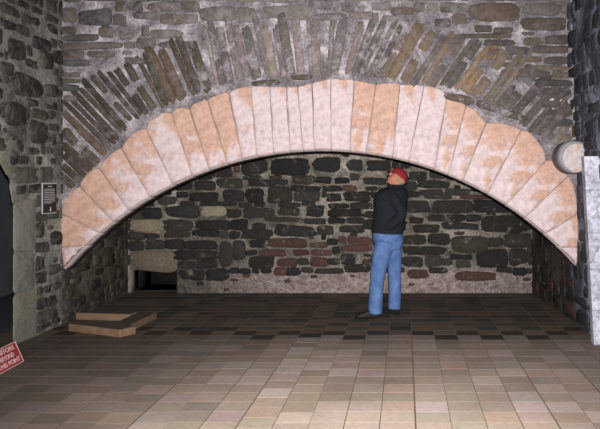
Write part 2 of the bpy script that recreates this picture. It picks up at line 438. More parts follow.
rw.mb.add(V, [(i * nz + j, (i + 1) * nz + j, (i + 1) * nz + j + 1, i * nz + j + 1) for i in range(len(ys) - 1) for j in range(nz - 1)], mi=0)
rw.mb.m[-(len(ys) - 1) * (nz - 1):] = [2 if ys[i] > YA - 0.05 else 0 for i in range(len(ys) - 1) for j in range(nz - 1)]
wall_right = rw.mb.build('wall_right', [m_mort_r, m_stone_r, m_mort_rs], fix=False); tag(wall_right, kind='structure')

# pale dressed pier against the right wall
m_pier = mortar_mat('limewashed_ashlar', (150, 152, 166), (178, 180, 194), (206, 206, 216), 2.5)
pr = MB(); YP = 7.35; z = 0.0
tx, tz = A(584, 156, YP); bx_, bz = A(594, 348, YP)
hs = [0.34, 0.40, 0.36, 0.42]; hs.append(tz - sum(hs))
for hh in hs:
    def xe(zz): return bx_ + (tx - bx_) * zz / tz
    a, c = z + 0.001, z + hh - 0.001
    pr.add([(xe(a), YP, a), (2.2, YP, a), (2.2, YP + 0.12, a), (xe(a), YP + 0.12, a),
            (xe(c), YP, c), (2.2, YP, c), (2.2, YP + 0.12, c), (xe(c), YP + 0.12, c)],
           [(0, 1, 5, 4), (1, 2, 6, 5), (2, 3, 7, 6), (3, 0, 4, 7), (4, 5, 6, 7), (3, 2, 1, 0)])
    z += hh
tag(pr.build('trim_2', m_pier, smooth=False, bevel=0.006), kind='structure')

# ------------------------------------------------------------------ CEILING
cb = MB(); cb.box(XL - 0.5, 2.4, -1.0, YB + 0.3, ZT, ZT + 0.2)
tag(cb.build('ceiling', m_soot, smooth=False), kind='structure')

# ------------------------------------------------------------------ FLOOR
m_joint = plain('floor_joint_dirt', (108, 98, 90), 0.95, 0.25, 14, 0.3)
def tile_mat():
    m, nt, b = newmat('worn_stone_tile'); v = coords(nt)
    at = N(nt, 'ShaderNodeAttribute', attribute_name='Col')
    n1 = noise(nt, 1.4, 5, 0.65, 0.3, v); n2 = noise(nt, 22, 5, 0.7, 0, v)
    c = mix(nt, 0.8, at.outputs['Color'], ramp(nt, n2, [(0.3, (0.78, 0.78, 0.78)), (0.7, (1.15, 1.14, 1.12))]), 'MULTIPLY')
    c = mix(nt, 0.6, c, ramp(nt, n1, [(0.3, (0.72, 0.72, 0.70)), (0.65, (1.12, 1.1, 1.08))]), 'MULTIPLY')
    nt.links.new(c, b.inputs['Base Color']); b.inputs['Roughness'].default_value = 0.7
    b.inputs['Specular IOR Level'].default_value = 0.25
    bump(nt, b, n2, 0.25, 0.008)
    return m
m_tile = tile_mat()
fm = MB(); T = 0.236; rf = random.Random(5)
fm.box(XL - 0.4, 2.3, -1.0, YB + 0.4, -0.08, -0.0010, mi=0)
ncol = int((2.1 - XL) / T) + 2
for i in range(ncol):
    x0 = XL - 0.1 + i * T + rf.uniform(-0.004, 0.004); off = rf.choice((0, 0, 0.02, -0.02, T / 2 if rf.random() < 0.25 else 0.01))
    y = 2.4 + off; row = 0
    while y < YB + 0.1:
        ln = T
        yc = y + ln / 2; row = int(round((yc - off - 2.4 - T / 2) / T))
        if yc < 7.72:
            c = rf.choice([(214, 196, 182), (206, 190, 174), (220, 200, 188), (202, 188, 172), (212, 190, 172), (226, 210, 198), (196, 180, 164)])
            f = max(0, min(1, (yc - 4.4) / 3.2)); xc = x0 + T / 2; side_falloff = max(0, min(1, (-1.0 - xc) / 1.8)) * 0.36 + max(0, min(1, (xc - 0.9) / 1.2)) * 0.12; c = tuple(a * (1 - 0.40 * f) * (1 - side_falloff) for a in c)  # flash falloff put into tile colour: towards both sides and, with soot, towards hearth
        elif yc < 8.2:
            c = (58, 50, 44) if (i + row) % 2 == 0 else (98, 86, 74)
        else:
            c = rf.choice([(86, 79, 70), (78, 72, 66), (92, 82, 74), (72, 67, 60), (98, 84, 74)])
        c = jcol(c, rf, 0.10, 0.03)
        g = 0.0035; dz = rf.uniform(0, 0.0005); tl = 0
        a0, a1, b0, b1 = x0 + g, x0 + T - g, y + g, y + ln - g; q = 0.0015
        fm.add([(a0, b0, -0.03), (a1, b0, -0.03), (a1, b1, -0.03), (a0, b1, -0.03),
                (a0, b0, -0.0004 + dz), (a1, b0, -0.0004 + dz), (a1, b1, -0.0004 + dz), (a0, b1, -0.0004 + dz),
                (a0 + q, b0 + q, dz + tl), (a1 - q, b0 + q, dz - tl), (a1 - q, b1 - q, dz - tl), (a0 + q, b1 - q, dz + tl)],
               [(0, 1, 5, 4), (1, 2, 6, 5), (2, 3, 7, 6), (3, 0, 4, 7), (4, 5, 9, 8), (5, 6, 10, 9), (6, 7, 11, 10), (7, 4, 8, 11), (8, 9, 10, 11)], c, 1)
        y += ln
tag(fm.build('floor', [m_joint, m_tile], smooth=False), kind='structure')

# ================================================================== THE GREAT ARCH: voussoirs
def vous_mat():
    m, nt, b = newmat('pink_and_ochre_sandstone'); v = coords(nt)
    oi = N(nt, 'ShaderNodeObjectInfo')
    at = N(nt, 'ShaderNodeAttribute', attribute_name='Col')           # R: share of the height towards the back of the ring
    sep = N(nt, 'ShaderNodeSeparateColor'); nt.links.new(at.outputs['Color'], sep.inputs[0])
    so = N(nt, 'ShaderNodeSeparateColor'); nt.links.new(oi.outputs['Color'], so.inputs[0])
    n1 = noise(nt, 2.6, 6, 0.58, 1.0, v); n2 = noise(nt, 16, 6, 0.7, 0.3, v); n3 = noise(nt, 5.5, 4, 0.6, 1.2, v)
    f = math_n(nt, 'ADD', math_n(nt, 'MULTIPLY', n1, 1.7), math_n(nt, 'MULTIPLY', sep.outputs[0], 0.62))
    f = math_n(nt, 'ADD', f, math_n(nt, 'MULTIPLY', so.outputs[0], 0.75))
    f = math_n(nt, 'SUBTRACT', f, 1.12)
    och = ramp(nt, f, [(0.36, (0, 0, 0)), (0.50, (0.85, 0.85, 0.85))])
    pale = ramp(nt, n2, [(0.3, lin((164, 150, 154))), (0.5, lin((186, 172, 173))), (0.7, lin((202, 189, 189)))])
    ocr = ramp(nt, n2, [(0.3, lin((152, 118, 100))), (0.55, lin((180, 146, 126))), (0.75, lin((194, 166, 148)))])
    c = mix(nt, och, pale, ocr)
    gf = ramp(nt, n3, [(0.60, (0, 0, 0)), (0.72, (0.5, 0.5, 0.5))])
    gf = mix(nt, so.outputs[1], (0, 0, 0), gf)
    c = mix(nt, gf, c, lin((150, 152, 160)))
    nt.links.new(c, b.inputs['Base Color'])
    bump(nt, b, n2, 0.45, 0.015)
    return m
m_v = vous_mat()
arch = empty('stone_arch', (A(322, 0)[0], YA, EYE - (151 - CY) * S))
tag(arch, 'wide low arch of pink and ochre sandstone blocks spanning the fireplace', 'arch')
JO = [((63,262),(67,272)),((63,247),(89,247)),((61,213),(99,231)),((80,186),(112,219)),((100,168),(127,207)),((122,148),(148,193)),((146,128),(171,180)),
((172,113),(190,170)),((190,109),(208,166)),((208,100),(227,161)),((229,92),(242,158)),((251,87),(257,156)),((270,87),(274,154)),((287,87),(290,152)),
((298,87),(303,150)),((312,83),(315,149)),((331,79),(331,150)),((354,80),(350,151)),((376,85),(366,152)),((400,84),(393,155)),
((424,86),(409,160)),((447,94),(435,167)),((466,106),(449,172)),((486,123),(463,180)),((521,130),(488,192)),((546,160),(506,204)),((568,176),(525,217)),
((577,214),(544,234)),((577,247),(556,247)),((577,262),(575,267))]
OCH = [0.35,0.75,0.8,0.7,0.45,0.5,0.35,0.6,0.75,0.75,0.35,0.05,0.1,0.1,0.1,0.1,0.15,0.6,0.7,0.2,0.15,0.5,0.45,0.5,0.5,0.5,0.45,0.3,0.2]
BULGE = [0,3,5,6,4,5,8,5,4,2,2,1,0,0,0,0,0,0,2,0,3,3,3,4,9,6,6,3,0]
rv = random.Random(4)
def snap(p, R=337.0):
    dx, dy = p[0] - 322, 488 - p[1]; L = math.hypot(dx, dy); return (322 + dx * R / L, 488 - dy * R / L)
for i in range(len(JO) - 1):
    (o0, i0), (o1, i1) = JO[i], JO[i + 1]
    i0, i1 = snap(i0), snap(i1); gap = 0.35
    nseg = 5
    P = []; T_ = []
    def L2(a, b, t): return (a[0] + (b[0] - a[0]) * t, a[1] + (b[1] - a[1]) * t)
    # joint sides are set back a hair so mortar lines show
    def inset(a, b, sgn):
        dx, dy = b[0] - a[0], b[1] - a[1]; L = math.hypot(dx, dy) or 1
        nx, ny = -dy / L, dx / L
        return (a[0] + nx * gap * sgn, a[1] + ny * gap * sgn), (b[0] + nx * gap * sgn, b[1] + ny * gap * sgn)
    a_o, a_i = inset(o0, i0, -1 if True else 1); b_o, b_i = inset(o1, i1, 1)
    # make sure the inset went inwards
    mid = ((o0[0] + o1[0] + i0[0] + i1[0]) / 4, (o0[1] + o1[1] + i0[1] + i1[1]) / 4)
    def d2(p, q): return (p[0] - q[0]) ** 2 + (p[1] - q[1]) ** 2
    if d2(a_o, mid) > d2(o0, mid): a_o, a_i = inset(o0, i0, 1)
    if d2(b_o, mid) > d2(o1, mid): b_o, b_i = inset(o1, i1, -1)
    for t in np.linspace(0, 1, nseg + 1):                       # intrados
        P.append(snap(L2(a_i, b_i, t))); T_.append(0.0)
    for t in (0.25, 0.5, 0.75): P.append(tuple(x + rv.uniform(-0.5, 0.5) for x in L2(b_i, b_o, t))); T_.append(t)
    bl = BULGE[i] * 0.6
    for t in np.linspace(0, 1, nseg + 3):                       # outer end, rounded
        p = L2(b_o, a_o, t); dx, dy = p[0] - 322, 488 - p[1]; L = math.hypot(dx, dy)
        k = bl * (1 - abs(2 * t - 1) ** 3) + rv.uniform(-0.5, 0.5) - (0.5 if t in (0.0, 1.0) else 0)
        P.append((p[0] + dx / L * k, p[1] - dy / L * k)); T_.append(1.0)
    for t in (0.75, 0.5, 0.25): P.append(tuple(x + rv.uniform(-0.5, 0.5) for x in L2(a_i, a_o, t))); T_.append(t)
    W = [A(*p) for p in P]; n = len(W)
    c = (sum(p[0] for p in W) / n, sum(p[1] for p in W) / n)
    base = (c[0], YA, c[1]); mb = MB(); d = 0.022 + rv.uniform(-0.004, 0.006)
    rings = [(0.0, YA + 0.26), (0.0, YA - d + 0.010), (0.003, YA - d + 0.003), (0.012, YA - d)]
    V = []; Cc = []
    for sh, yy in rings:
        for (x, z), t in zip(W, T_):
            dx, dz = x - c[0], z - c[1]; L = math.hypot(dx, dz); k = max(0.3, (L - sh) / L)
            x2, z2, y2 = c[0] + dx * k, c[1] + dz * k, yy
            if t == 0.0 and yy < YA:                              # arris of the soffit is worn off
                q_ = rings.index((sh, yy)); ax_, az_ = x - ACX, z - ACZ; al = math.hypot(ax_, az_); kk = (0.0, 0.0, 0.012, 0.024)[q_]
                x2 += ax_ / al * kk; z2 += az_ / al * kk; y2 += (0, 0.035, 0.014, 0.0)[q_]
            V.append((x2, y2, z2)); Cc.append((t, 0, 0))
    for k2 in (0.62, 0.3):
        for (x, z), t in zip(W, T_):
            V.append((c[0] + (x - c[0]) * k2, YA - d + rv.uniform(-0.006, 0.004), c[1] + (z - c[1]) * k2)); Cc.append((0.5 + (t - 0.5) * k2, 0, 0))
    V.append((c[0], YA - d - 0.004, c[1])); Cc.append((0.5, 0, 0))
    Fs = []; nr = 6
    for a in range(nr - 1):
        for q in range(n):
            r_ = (q + 1) % n; Fs.append((a * n + q, a * n + r_, (a + 1) * n + r_, (a + 1) * n + q))
    for q in range(n): Fs.append(((nr - 1) * n + q, (nr - 1) * n + (q + 1) % n, nr * n))
    Fs.append(tuple(range(n)))
    mb.add(V, Fs); mb.c = Cc
    o = mb.build('voussoir', m_v, loc=base)
    o.parent = arch; o.location = Vector(base) - arch.location
    o.color = (OCH[i], 1.0 if i > 9 else 0.35, 0, 1)
# mortar filling between the blocks
m_joint_pale = plain('pale_joint_mortar', (150, 136, 130), 0.95, 0.2, 10, 0.3)
mj = MB(); th = np.linspace(math.radians(-49.5), math.radians(49.5), 90); V = []; Fs = []
for t in th:
    for R_, yy in ((R1 + 0.012, YA - 0.012), (R1 + 0.5, YA - 0.012), (R1 + 0.5, YA + 0.25), (R1 + 0.012, YA + 0.25)):
        x = ACX + R_ * math.sin(t); x = max(XL - 0.03, min(1.94, x))
        V.append((x, yy, ACZ + R_ * math.cos(t)))
for i in range(len(th) - 1):
    for k in range(4):
        k2 = (k + 1) % 4; Fs.append((i * 4 + k, i * 4 + 4 + k, i * 4 + 4 + k2, i * 4 + k2))
mj.add(V, Fs)
jo = mj.build('joint_mortar', m_joint_pale, loc=tuple(arch.location)); jo.parent = arch; jo.location = (0, 0, 0)

# ------------------------------------------------------------------ the slate relieving arch over it
m_slate = stone_mat('radiating_slates', (150, 144, 148), 0.50, 0.60, 0.9, 7)
rl = MB(); rr = random.Random(9)
TILT = [(-42, -47), (-34, -46), (-28, -43), (-25.5, -36), (-22, -24), (-19, -25), (-13.5, -11), (-6, -12), (0, 0), (3, 16), (7.4, 28), (17.5, 35), (22, 34), (27, 40), (38, 44)]
def tilt(a):
    for (a0, t0), (a1, t1) in zip(TILT[:-1], TILT[1:]):
        if a0 <= a <= a1: return t0 + (t1 - t0) * (a - a0) / (a1 - a0)
    return TILT[0][1] if a < TILT[0][0] else TILT[-1][1]
a = -39.5
while a < 37.5:
    tk = rr.uniform(5.0, 12.0)                                       # thickness of this slate
    if a > 8: tk *= 1.15
    tl = tilt(a); ln = rr.uniform(52, 66)
    if a < -30: ln = 66
    rin = 413 + rr.uniform(-1, 3)
    if 15 < a < 28: rin = 420
    if a < -27: rin -= min(22, (-27 - a) * 2.6)
    ix, iy = 322 + rin * math.sin(math.radians(a)), 488 - rin * math.cos(math.radians(a))
    dx, dy = math.sin(math.radians(tl)), -math.cos(math.radians(tl))
    if dx < 0: ln = min(ln, (ix - 63) / -dx)
    if dx > 0: ln = min(ln, (570 - ix) / dx)
    if ln > 12:
        cx_, cy_ = ix + dx * ln / 2, iy + dy * ln / 2
        u, z = A(cx_, cy_)
        px = cx_
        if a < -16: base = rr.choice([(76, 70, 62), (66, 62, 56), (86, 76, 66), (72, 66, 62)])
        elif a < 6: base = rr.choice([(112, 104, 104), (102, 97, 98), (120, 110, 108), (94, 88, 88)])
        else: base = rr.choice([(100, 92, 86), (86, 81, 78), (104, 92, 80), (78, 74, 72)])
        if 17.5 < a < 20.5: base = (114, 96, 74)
        k = rr.random()
        parts = [(0.0, 1.0)] if k < 0.6 else [(0.0, rr.uniform(0.4, 0.6)), (0.62, 1.0)]
        for p0, p1 in parts:
            cu, cz = A(ix + dx * ln * (p0 + p1) / 2, iy + dy * ln * (p0 + p1) / 2)
            pts, ct = outline(cu, cz, ln * (p1 - p0) * S, tk * S * 0.86, rr, math.radians(90 - tl), 26, 0.06, 9)
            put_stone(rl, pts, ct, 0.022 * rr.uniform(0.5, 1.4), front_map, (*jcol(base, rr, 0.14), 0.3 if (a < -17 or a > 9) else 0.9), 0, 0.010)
    # advance along the ring by the slate's width seen across its tilt
    step = tk * (rr.uniform(0.92, 1.04) if a > 9 else rr.uniform(0.92, 1.06)) / max(0.5, math.cos(math.radians(tl - a)))
    a += math.degrees(step / 413)
for (x0, y0, x1, y1, an) in ((443, 94, 474, 103, -14), (476, 103, 498, 110, -20), (500, 112, 528, 119, -18), (252, 80, 280, 86, 3), (290, 75, 312, 80, 2)):
    cu, cz = A((x0 + x1) / 2, (y0 + y1) / 2)
    pts, ct = outline(cu, cz, (x1 - x0) * S, (y1 - y0) * S, rr, math.radians(an), 20, 0.06, 3.5)
    put_stone(rl, pts, ct, 0.035, front_map, jcol((84, 78, 70), rr, 0.1), 0, 0.012)
lo_ = (ACX, YA, ACZ + R2)
ro = rl.build('relieving_arch', m_slate, loc=lo_)
tag(ro, 'band of thin dark slates set on edge, fanning out above the pink arch', 'slate arch')

# ------------------------------------------------------------------ round corbel stone at the right corner
m_corb = None
def corbel_mat():
    m, nt, b = newmat('broken_corbel_stone'); v = coords(nt)
    n1 = noise(nt, 9, 5, 0.65, 0.6, v); n2 = noise(nt, 20, 5, 0.7, 0.2, v)
    c = ramp(nt, n2, [(0.3, lin((150, 144, 146))), (0.7, lin((190, 182, 180)))])
    c = mix(nt, ramp(nt, n1, [(0.56, (0, 0, 0)), (0.62, (0.9, 0.9, 0.9))]), c, lin((176, 128, 96)))
    nt.links.new(c, b.inputs['Base Color']); bump(nt, b, n2, 0.5, 0.02); return m
cu, cz = A(571.5, 157, 8.1); cm_ = corbel_mat(); m_crim = plain('grey_weathered_stone', (132, 131, 135), 0.9, 0.15, 16, 0.4)
mb = MB(); n = 28; W = []
for i in range(n):
    t = 2 * math.pi * i / n; x = math.cos(t) * 0.172; z = math.sin(t) * 0.178
    x = min(x, 0.165 - 0.02 * abs(math.sin(t)))
    if x > 0.10: z *= 1.08
    W.append((x, z * (1 + 0.03 * math.sin(3 * t))))
V = [];
for k, yy in ((1.0, 0.20), (1.0, -0.10), (0.95, -0.145), (0.86, -0.16), (0.74, -0.155)):
    V += [(x * k, yy, z * k) for x, z in W]
Fs = [(a * n + i, a * n + (i + 1) % n, (a + 1) * n + (i + 1) % n, (a + 1) * n + i) for a in range(4) for i in range(n)]
Fs.append(tuple(range(n))); mb.add(V, Fs)
cb_ = mb.build('corbel_stone', m_crim); cb_.location = (cu, 8.1, cz)
tag(cb_, 'round broken grey stone jutting from the wall beside the right end of the arch', 'stone corbel')
mb = MB(); V = [(x * 0.84 + 0.018 , -0.159, z * 0.84 - 0.012) for x, z in W] + [(x * 0.4 + 0.01, -0.172, z * 0.4) for x, z in W] + [(0.01, -0.165, 0)]
mb.add(V, [(i, (i + 1) % n, n + (i + 1) % n, n + i) for i in range(n)] + [(n + i, n + (i + 1) % n, 2 * n) for i in range(n)])
tag(mb.build('broken_face', cm_, cb_), 'pale broken face with an orange stain')

# ------------------------------------------------------------------ low kerb on the floor at the left
m_kerb = plain('tan_kerb_stone', (112, 92, 74), 0.9, 0.2, 9, 0.35)
m_kerb_top = plain('darker_kerb_top', (82, 75, 65), 0.9, 0.2, 9, 0.3)  # top faces get a darker tone than the kerb sides
def fp(px, py): Y = EYE * F / (py - CY); return Vector(((px - CX) * Y / F, Y))
kf0, kf1, kb1 = fp(68, 331.5), fp(120, 338), fp(157, 319)
kb0 = Vector((XL + 0.05, kb1.y + 0.10))
kerb = empty('hearth_kerb', (kf1.x, kf1.y, 0))
tag(kerb, 'low tan stone kerb edging a square on the floor at the left foot of the arch', 'kerb')
def bar(p, q, wd, side, h=0.085):
    d = (q - p).normalized(); nrm = Vector((-d.y, d.x)) * wd * side
    P4 = [p, q, q + nrm, p + nrm]; mb = MB()
    mb.add([(a.x - kf1.x, a.y - kf1.y, 0.0) for a in P4] + [(a.x - kf1.x, a.y - kf1.y, h) for a in P4],
           [(3, 2, 1, 0), (0, 1, 5, 4), (1, 2, 6, 5), (2, 3, 7, 6), (3, 0, 4, 7)])
    mb.add([(a.x - kf1.x, a.y - kf1.y, h) for a in P4], [(0, 1, 2, 3)], mi=1)
    o = mb.build('kerb_stone', [m_kerb, m_kerb_top], kerb, smooth=False)
    bm = bmesh.new(); bm.from_mesh(o.data); bmesh.ops.remove_doubles(bm, verts=bm.verts, dist=0.0005); bmesh.ops.recalc_face_normals(bm, faces=bm.faces); bm.to_mesh(o.data); bm.free()
    m_ = o.modifiers.new('b', 'BEVEL'); m_.width = 0.012; m_.segments = 2
bar(kf0, kf1, 0.22, 1); bar(kf1 + Vector((0.0, 0.10)), kb1, 0.22, 1, 0.083)
bar(kb1 + Vector((-0.23, -0.0)), kb0, 0.16, 1)

# ------------------------------------------------------------------ black information plaque on the left wall
m_blk = plain('black_plaque', (30, 33, 36), 0.45, 0.05, 5, 0)
m_wht = plain('white_print', (205, 208, 208), 0.6, 0.05, 5, 0)
m_edge = plain('pale_plaque_edge', (188, 192, 200), 0.5, 0.05, 5, 0)
pY0 = px_left(42.3, 0)[0] * (XL + 0.02) / XL; pY1 = px_left(56.6, 0)[0] * (XL + 0.02) / XL; pYc = (pY0 + pY1) / 2
pz1 = EYE - (183 - CY) * pYc / F; pz0 = EYE - (213.5 - CY) * pYc / F
plq = empty('information_plaque', (XL + 0.018, pYc, pz0))
tag(plq, 'small black information plaque with white print on the left wall near the arch', 'plaque')
hw = (pY1 - pY0) / 2; ph = pz1 - pz0
mb = MB(); mb.box(-0.004, 0.003, -hw, hw, 0, ph); mb.build('frame', m_edge, plq, smooth=False)
mb = MB(); mb.box(0.0, 0.005, -hw + 0.014, hw - 0.006, 0.008, ph - 0.012); mb.build('panel', m_blk, plq, smooth=False)
mb = MB(); rp = random.Random(2)
mb.box(0.005, 0.006, -0.045, 0.05, ph - 0.040, ph - 0.033)
for k in range(9):
    z = ph - 0.068 - k * 0.0185; y = -hw + 0.040; end = hw - 0.03 - (0.09 if k == 8 else rp.uniform(0, 0.03))
    while y < end:
        wd = min(rp.uniform(0.012, 0.04), end - y); mb.box(0.005, 0.006, y, y + wd, z, z + 0.006); y += wd + 0.007
mb.build('printed_text', m_wht, plq, smooth=False)
mb = MB()
mb.add([(0.006, y, z) for y, z in ((0.0, 0.022), (0.026, 0.022), (0.030, 0.034), (0.022, 0.050), (0.026, 0.060), (0.013, 0.074), (0.0, 0.060), (0.004, 0.050), (-0.004, 0.034))], [tuple(range(9))])
mb.build('crest', m_wht, plq, smooth=False)

# ------------------------------------------------------------------ red warning sign leaning in front of the doorway
m_red = plain('red_enamel', (158, 62, 62), 0.5, 0.06, 6, 0)
m_pink = plain('white_sign_print', (226, 200, 200), 0.6, 0.03, 6, 0)
m_wood = plain('dark_wood', (60, 48, 40), 0.8, 0.2, 12, 0.2)
sx, sy = -3.39, 6.676; SL = 0.48; SH = 0.194
sg = empty('warning_sign', (sx - 0.012, sy, 0.003))
lean = math.atan2(0.076, 0.178); rot = Matrix.Rotation(math.radians(-4), 4, 'Z')
sg.rotation_euler = (0, 0, math.radians(-4) * -1)
tag(sg, 'small tilted red sign with white lettering leaning on the floor before the dark doorway', 'sign')
def sp(y, s, o): # along the board, up the board, out from the board
    return (-s * math.sin(lean) + o * math.cos(lean), y, s * math.cos(lean) + o * math.sin(lean))
def plate(mb, y0, y1, s0, s1, o0, o1, mi=0):
    v = [sp(y, s, o) for y in (y0, y1) for s in (s0, s1) for o in (o0, o1)]
    mb.add(v, [(0, 1, 3, 2), (4, 6, 7, 5), (0, 4, 5, 1), (2, 3, 7, 6), (0, 2, 6, 4), (1, 5, 7, 3)], mi=mi)
mb = MB(); plate(mb, -SL, 0, 0, SH, 0, 0.010); mb.build('board', m_red, sg, smooth=False)
mb = MB()
for q in ((-SL, 0, 0, 0.006), (-SL, 0, SH - 0.006, SH), (-SL, -SL + 0.007, 0.006, SH - 0.006), (-0.007, 0, 0.006, SH - 0.006)): plate(mb, *q, 0.010, 0.012)
mb.build('border', m_pink, sg, smooth=False)
mb = MB(); plate(mb, -SL / 2 - 0.02, -SL / 2 + 0.02, 0.02, SH - 0.03, -0.008, 0)
p = [sp(-SL / 2 - 0.015, 0.15, -0.008), sp(-SL / 2 + 0.015, 0.15, -0.008), (-0.20, -SL / 2 + 0.015, 0.0), (-0.20, -SL / 2 - 0.015, 0.0)]
mb.add(p + [(x - 0.012, y, z + 0.002) for x, y, z in p], [(0, 1, 2, 3), (4, 7, 6, 5), (0, 4, 5, 1), (1, 5, 6, 2), (2, 6, 7, 3), (3, 7, 4, 0)])
mb.build('prop', m_wood, sg, smooth=False)
dg = bpy.context.evaluated_depsgraph_get
for txt, s0, wid, cy_ in (('VISITORS', 0.137, 0.35, 0), ('BEYOND', 0.081, 0.26, 0), ('THIS', 0.025, 0.155, -0.1225), ('POINT', 0.025, 0.215, 0.0925)):
    cu_ = bpy.data.curves.new('t', 'FONT'); cu_.body = txt; cu_.size = 0.052; cu_.extrude = 0.0006; cu_.offset = 0.0008
    to = bpy.data.objects.new('t', cu_); COL.objects.link(to); bpy.context.view_layer.update()
    me = bpy.data.meshes.new_from_object(to.evaluated_get(dg())); bpy.data.objects.remove(to)
    xs_ = [v.co.x for v in me.vertices]; k = wid / (max(xs_) - min(xs_)); x0 = min(xs_)
    for v in me.vertices:
        v.co = sp(cy_ - SL / 2 - wid / 2 + (v.co.x - x0) * k, s0 + v.co.y * 1.05, 0.0112 + v.co.z)
    me.materials.append(m_pink)
    o = bpy.data.objects.new('lettering', me); COL.objects.link(o); o.parent = sg

# ------------------------------------------------------------------ THE PERSON
YPn = 8.86; K = F / YPn
def Q(px, py, dy=0.0):       # local metres, feet at the origin
    return Vector(((px - 386) / K, dy, (317.2 - py) / K))
def loft(mb, rings, n=20):
    """rings: list of (centre, a, b, axis) - ellipse of half widths a (image plane) and b (depth), square to axis"""
    V = []
    for c, a_, b_, ax in rings:
        ax = Vector(ax).normalized(); dpt = Vector((0, 1, 0)); s = dpt.cross(ax).normalized(); dpt = ax.cross(s)
        for i in range(n):
            t = 2 * math.pi * i / n; V.append(c + s * a_ * math.cos(t) + dpt * b_ * math.sin(t))
    Fs = [(k * n + i, k * n + (i + 1) % n, (k + 1) * n + (i + 1) % n, (k + 1) * n + i) for k in range(len(rings) - 1) for i in range(n)]
    Fs += [tuple(range(n - 1, -1, -1)), tuple((len(rings) - 1) * n + i for i in range(n))]
    mb.add(V, Fs)
def limb(mb, pts, rs, n=14, sub=4):
    P = []; R_ = []
    for i in range(len(pts) - 1):
        for k in range(sub):
            t = k / sub; P.append(pts[i].lerp(pts[i + 1], t)); R_.append(rs[i] + (rs[i + 1] - rs[i]) * t)
    P.append(pts[-1]); R_.append(rs[-1])
    for _ in range(2):
        P = [P[0]] + [(P[i - 1] + P[i] * 2 + P[i + 1]) / 4 for i in range(1, len(P) - 1)] + [P[-1]]
    loft(mb, [(P[i], R_[i], R_[i], (P[min(i + 1, len(P) - 1)] - P[max(i - 1, 0)])) for i in range(len(P))], n)
def ball(mb, c, r, M=None, n=16, m=10):
    V = []; r = Vector(r)
    for j in range(1, m):
        for i in range(n):
            p, t = math.pi * j / m, 2 * math.pi * i / n
            q = Vector((r.x * math.sin(p) * math.cos(t), r.y * math.sin(p) * math.sin(t), r.z * math.cos(p)))
            V.append(c + (M @ q if M else q))
    top = c + (M @ Vector((0, 0, r.z)) if M else Vector((0, 0, r.z))); bot = c - (M @ Vector((0, 0, r.z)) if M else Vector((0, 0, r.z)))
    V += [top, bot]; Fs = [(j * n + i, j * n + (i + 1) % n, (j + 1) * n + (i + 1) % n, (j + 1) * n + i) for j in range(m - 2) for i in range(n)]
    Fs += [(i, len(V) - 2, (i + 1) % n) for i in range(n)] + [((m - 2) * n + i, (m - 2) * n + (i + 1) % n, len(V) - 1) for i in range(n)]
    mb.add(V, Fs)
def fuse(o, vox, smooth=4):
    r = o.modifiers.new('fuse', 'REMESH'); r.mode = 'VOXEL'; r.voxel_size = vox; r.use_smooth_shade = True
    s = o.modifiers.new('soft', 'SMOOTH'); s.iterations = smooth; s.factor = 0.5
m_skin = plain('skin', (160, 108, 90), 0.6, 0.06, 12, 0)
m_jack = plain('dark_navy_fleece', (27, 31, 37), 0.95, 0.12, 30, 0.3)
m_cap = plain('red_cap_cloth', (118, 36, 40), 0.85, 0.08, 20, 0.1)
m_shoe = plain('black_shoe_leather', (30, 30, 30), 0.6, 0.1, 20, 0.1)
def denim():
    m, nt, b = newmat('washed_denim'); v = coords(nt)
    n1 = noise(nt, 7, 4, 0.6, 0.3, v); n2 = noise(nt, 60, 3, 0.6, 0, v)
    c = ramp(nt, n1, [(0.3, lin((60, 85, 130))), (0.7, lin((92, 120, 164)))])
    c = mix(nt, 0.4, c, ramp(nt, n2, [(0.3, (0.8, 0.8, 0.8)), (0.7, (1.1, 1.1, 1.1))]), 'MULTIPLY')
    nt.links.new(c, b.inputs['Base Color']); bump(nt, b, n1, 0.5, 0.02); return m
m_jean = denim()
# head frame: facing left, tipped back to look up the flue
Rh = Matrix.Rotation(math.radians(14), 3, 'Z') @ Matrix.Rotation(math.radians(30), 3, 'Y')
Hc = Q(397.6, 177.5, 0.0)
def H(f, s, u): return Hc + Rh @ Vector((-f, s, u))       # forward, aside, up
mb = MB()
ball(mb, H(-0.010, 0, 0.025), (0.096, 0.076, 0.092), Rh); ball(mb, H(0.025, 0, -0.035), (0.068, 0.060, 0.085), Rh)
ball(mb, H(0.062, 0, -0.092), (0.028, 0.030, 0.024), Rh)                                        # chin
limb(mb, [H(0.084, 0, 0.022), H(0.100, 0, -0.004), H(0.106, 0, -0.022)], [0.008, 0.011, 0.014], 10, 2)   # nose
ball(mb, H(0.088, 0, -0.055), (0.010, 0.026, 0.006), Rh); ball(mb, H(0.087, 0, -0.067), (0.010, 0.022, 0.007), Rh)  # lips
for s in (-1, 1):
    ball(mb, H(-0.005, s * 0.078, -0.012), (0.018, 0.008, 0.032), Rh)                           # ears
    ball(mb, H(0.078, s * 0.031, 0.028), (0.014, 0.024, 0.008), Rh)                             # brows
    ball(mb, H(0.060, s * 0.040, -0.028), (0.026, 0.022, 0.020), Rh)                            # cheeks
limb(mb, [H(-0.020, 0, -0.04), Q(396, 188), Q(394, 194)], [0.058, 0.056, 0.07])
loft(mb, [(Q(392, 190), .06, .08, (0, 0, 1)), (Q(391.5, 194), .09, .13, (0, 0, 1)), (Q(391, 203), .11, .15, (0, 0, 1)), (Q(389, 220), .105, .14, (0, 0, 1)), (Q(388, 238), .12, .15, (0, 0, 1)), (Q(388, 247), .09, .12, (0, 0, 1))])
NH, FH = Q(385.5, 243, -0.085), Q(391, 243, 0.085)
NK, FK = Q(377.5, 277, -0.10), Q(394.5, 276, 0.11)
NA, FA = Q(375.5, 309, -0.06), Q(394.5, 307, 0.10)
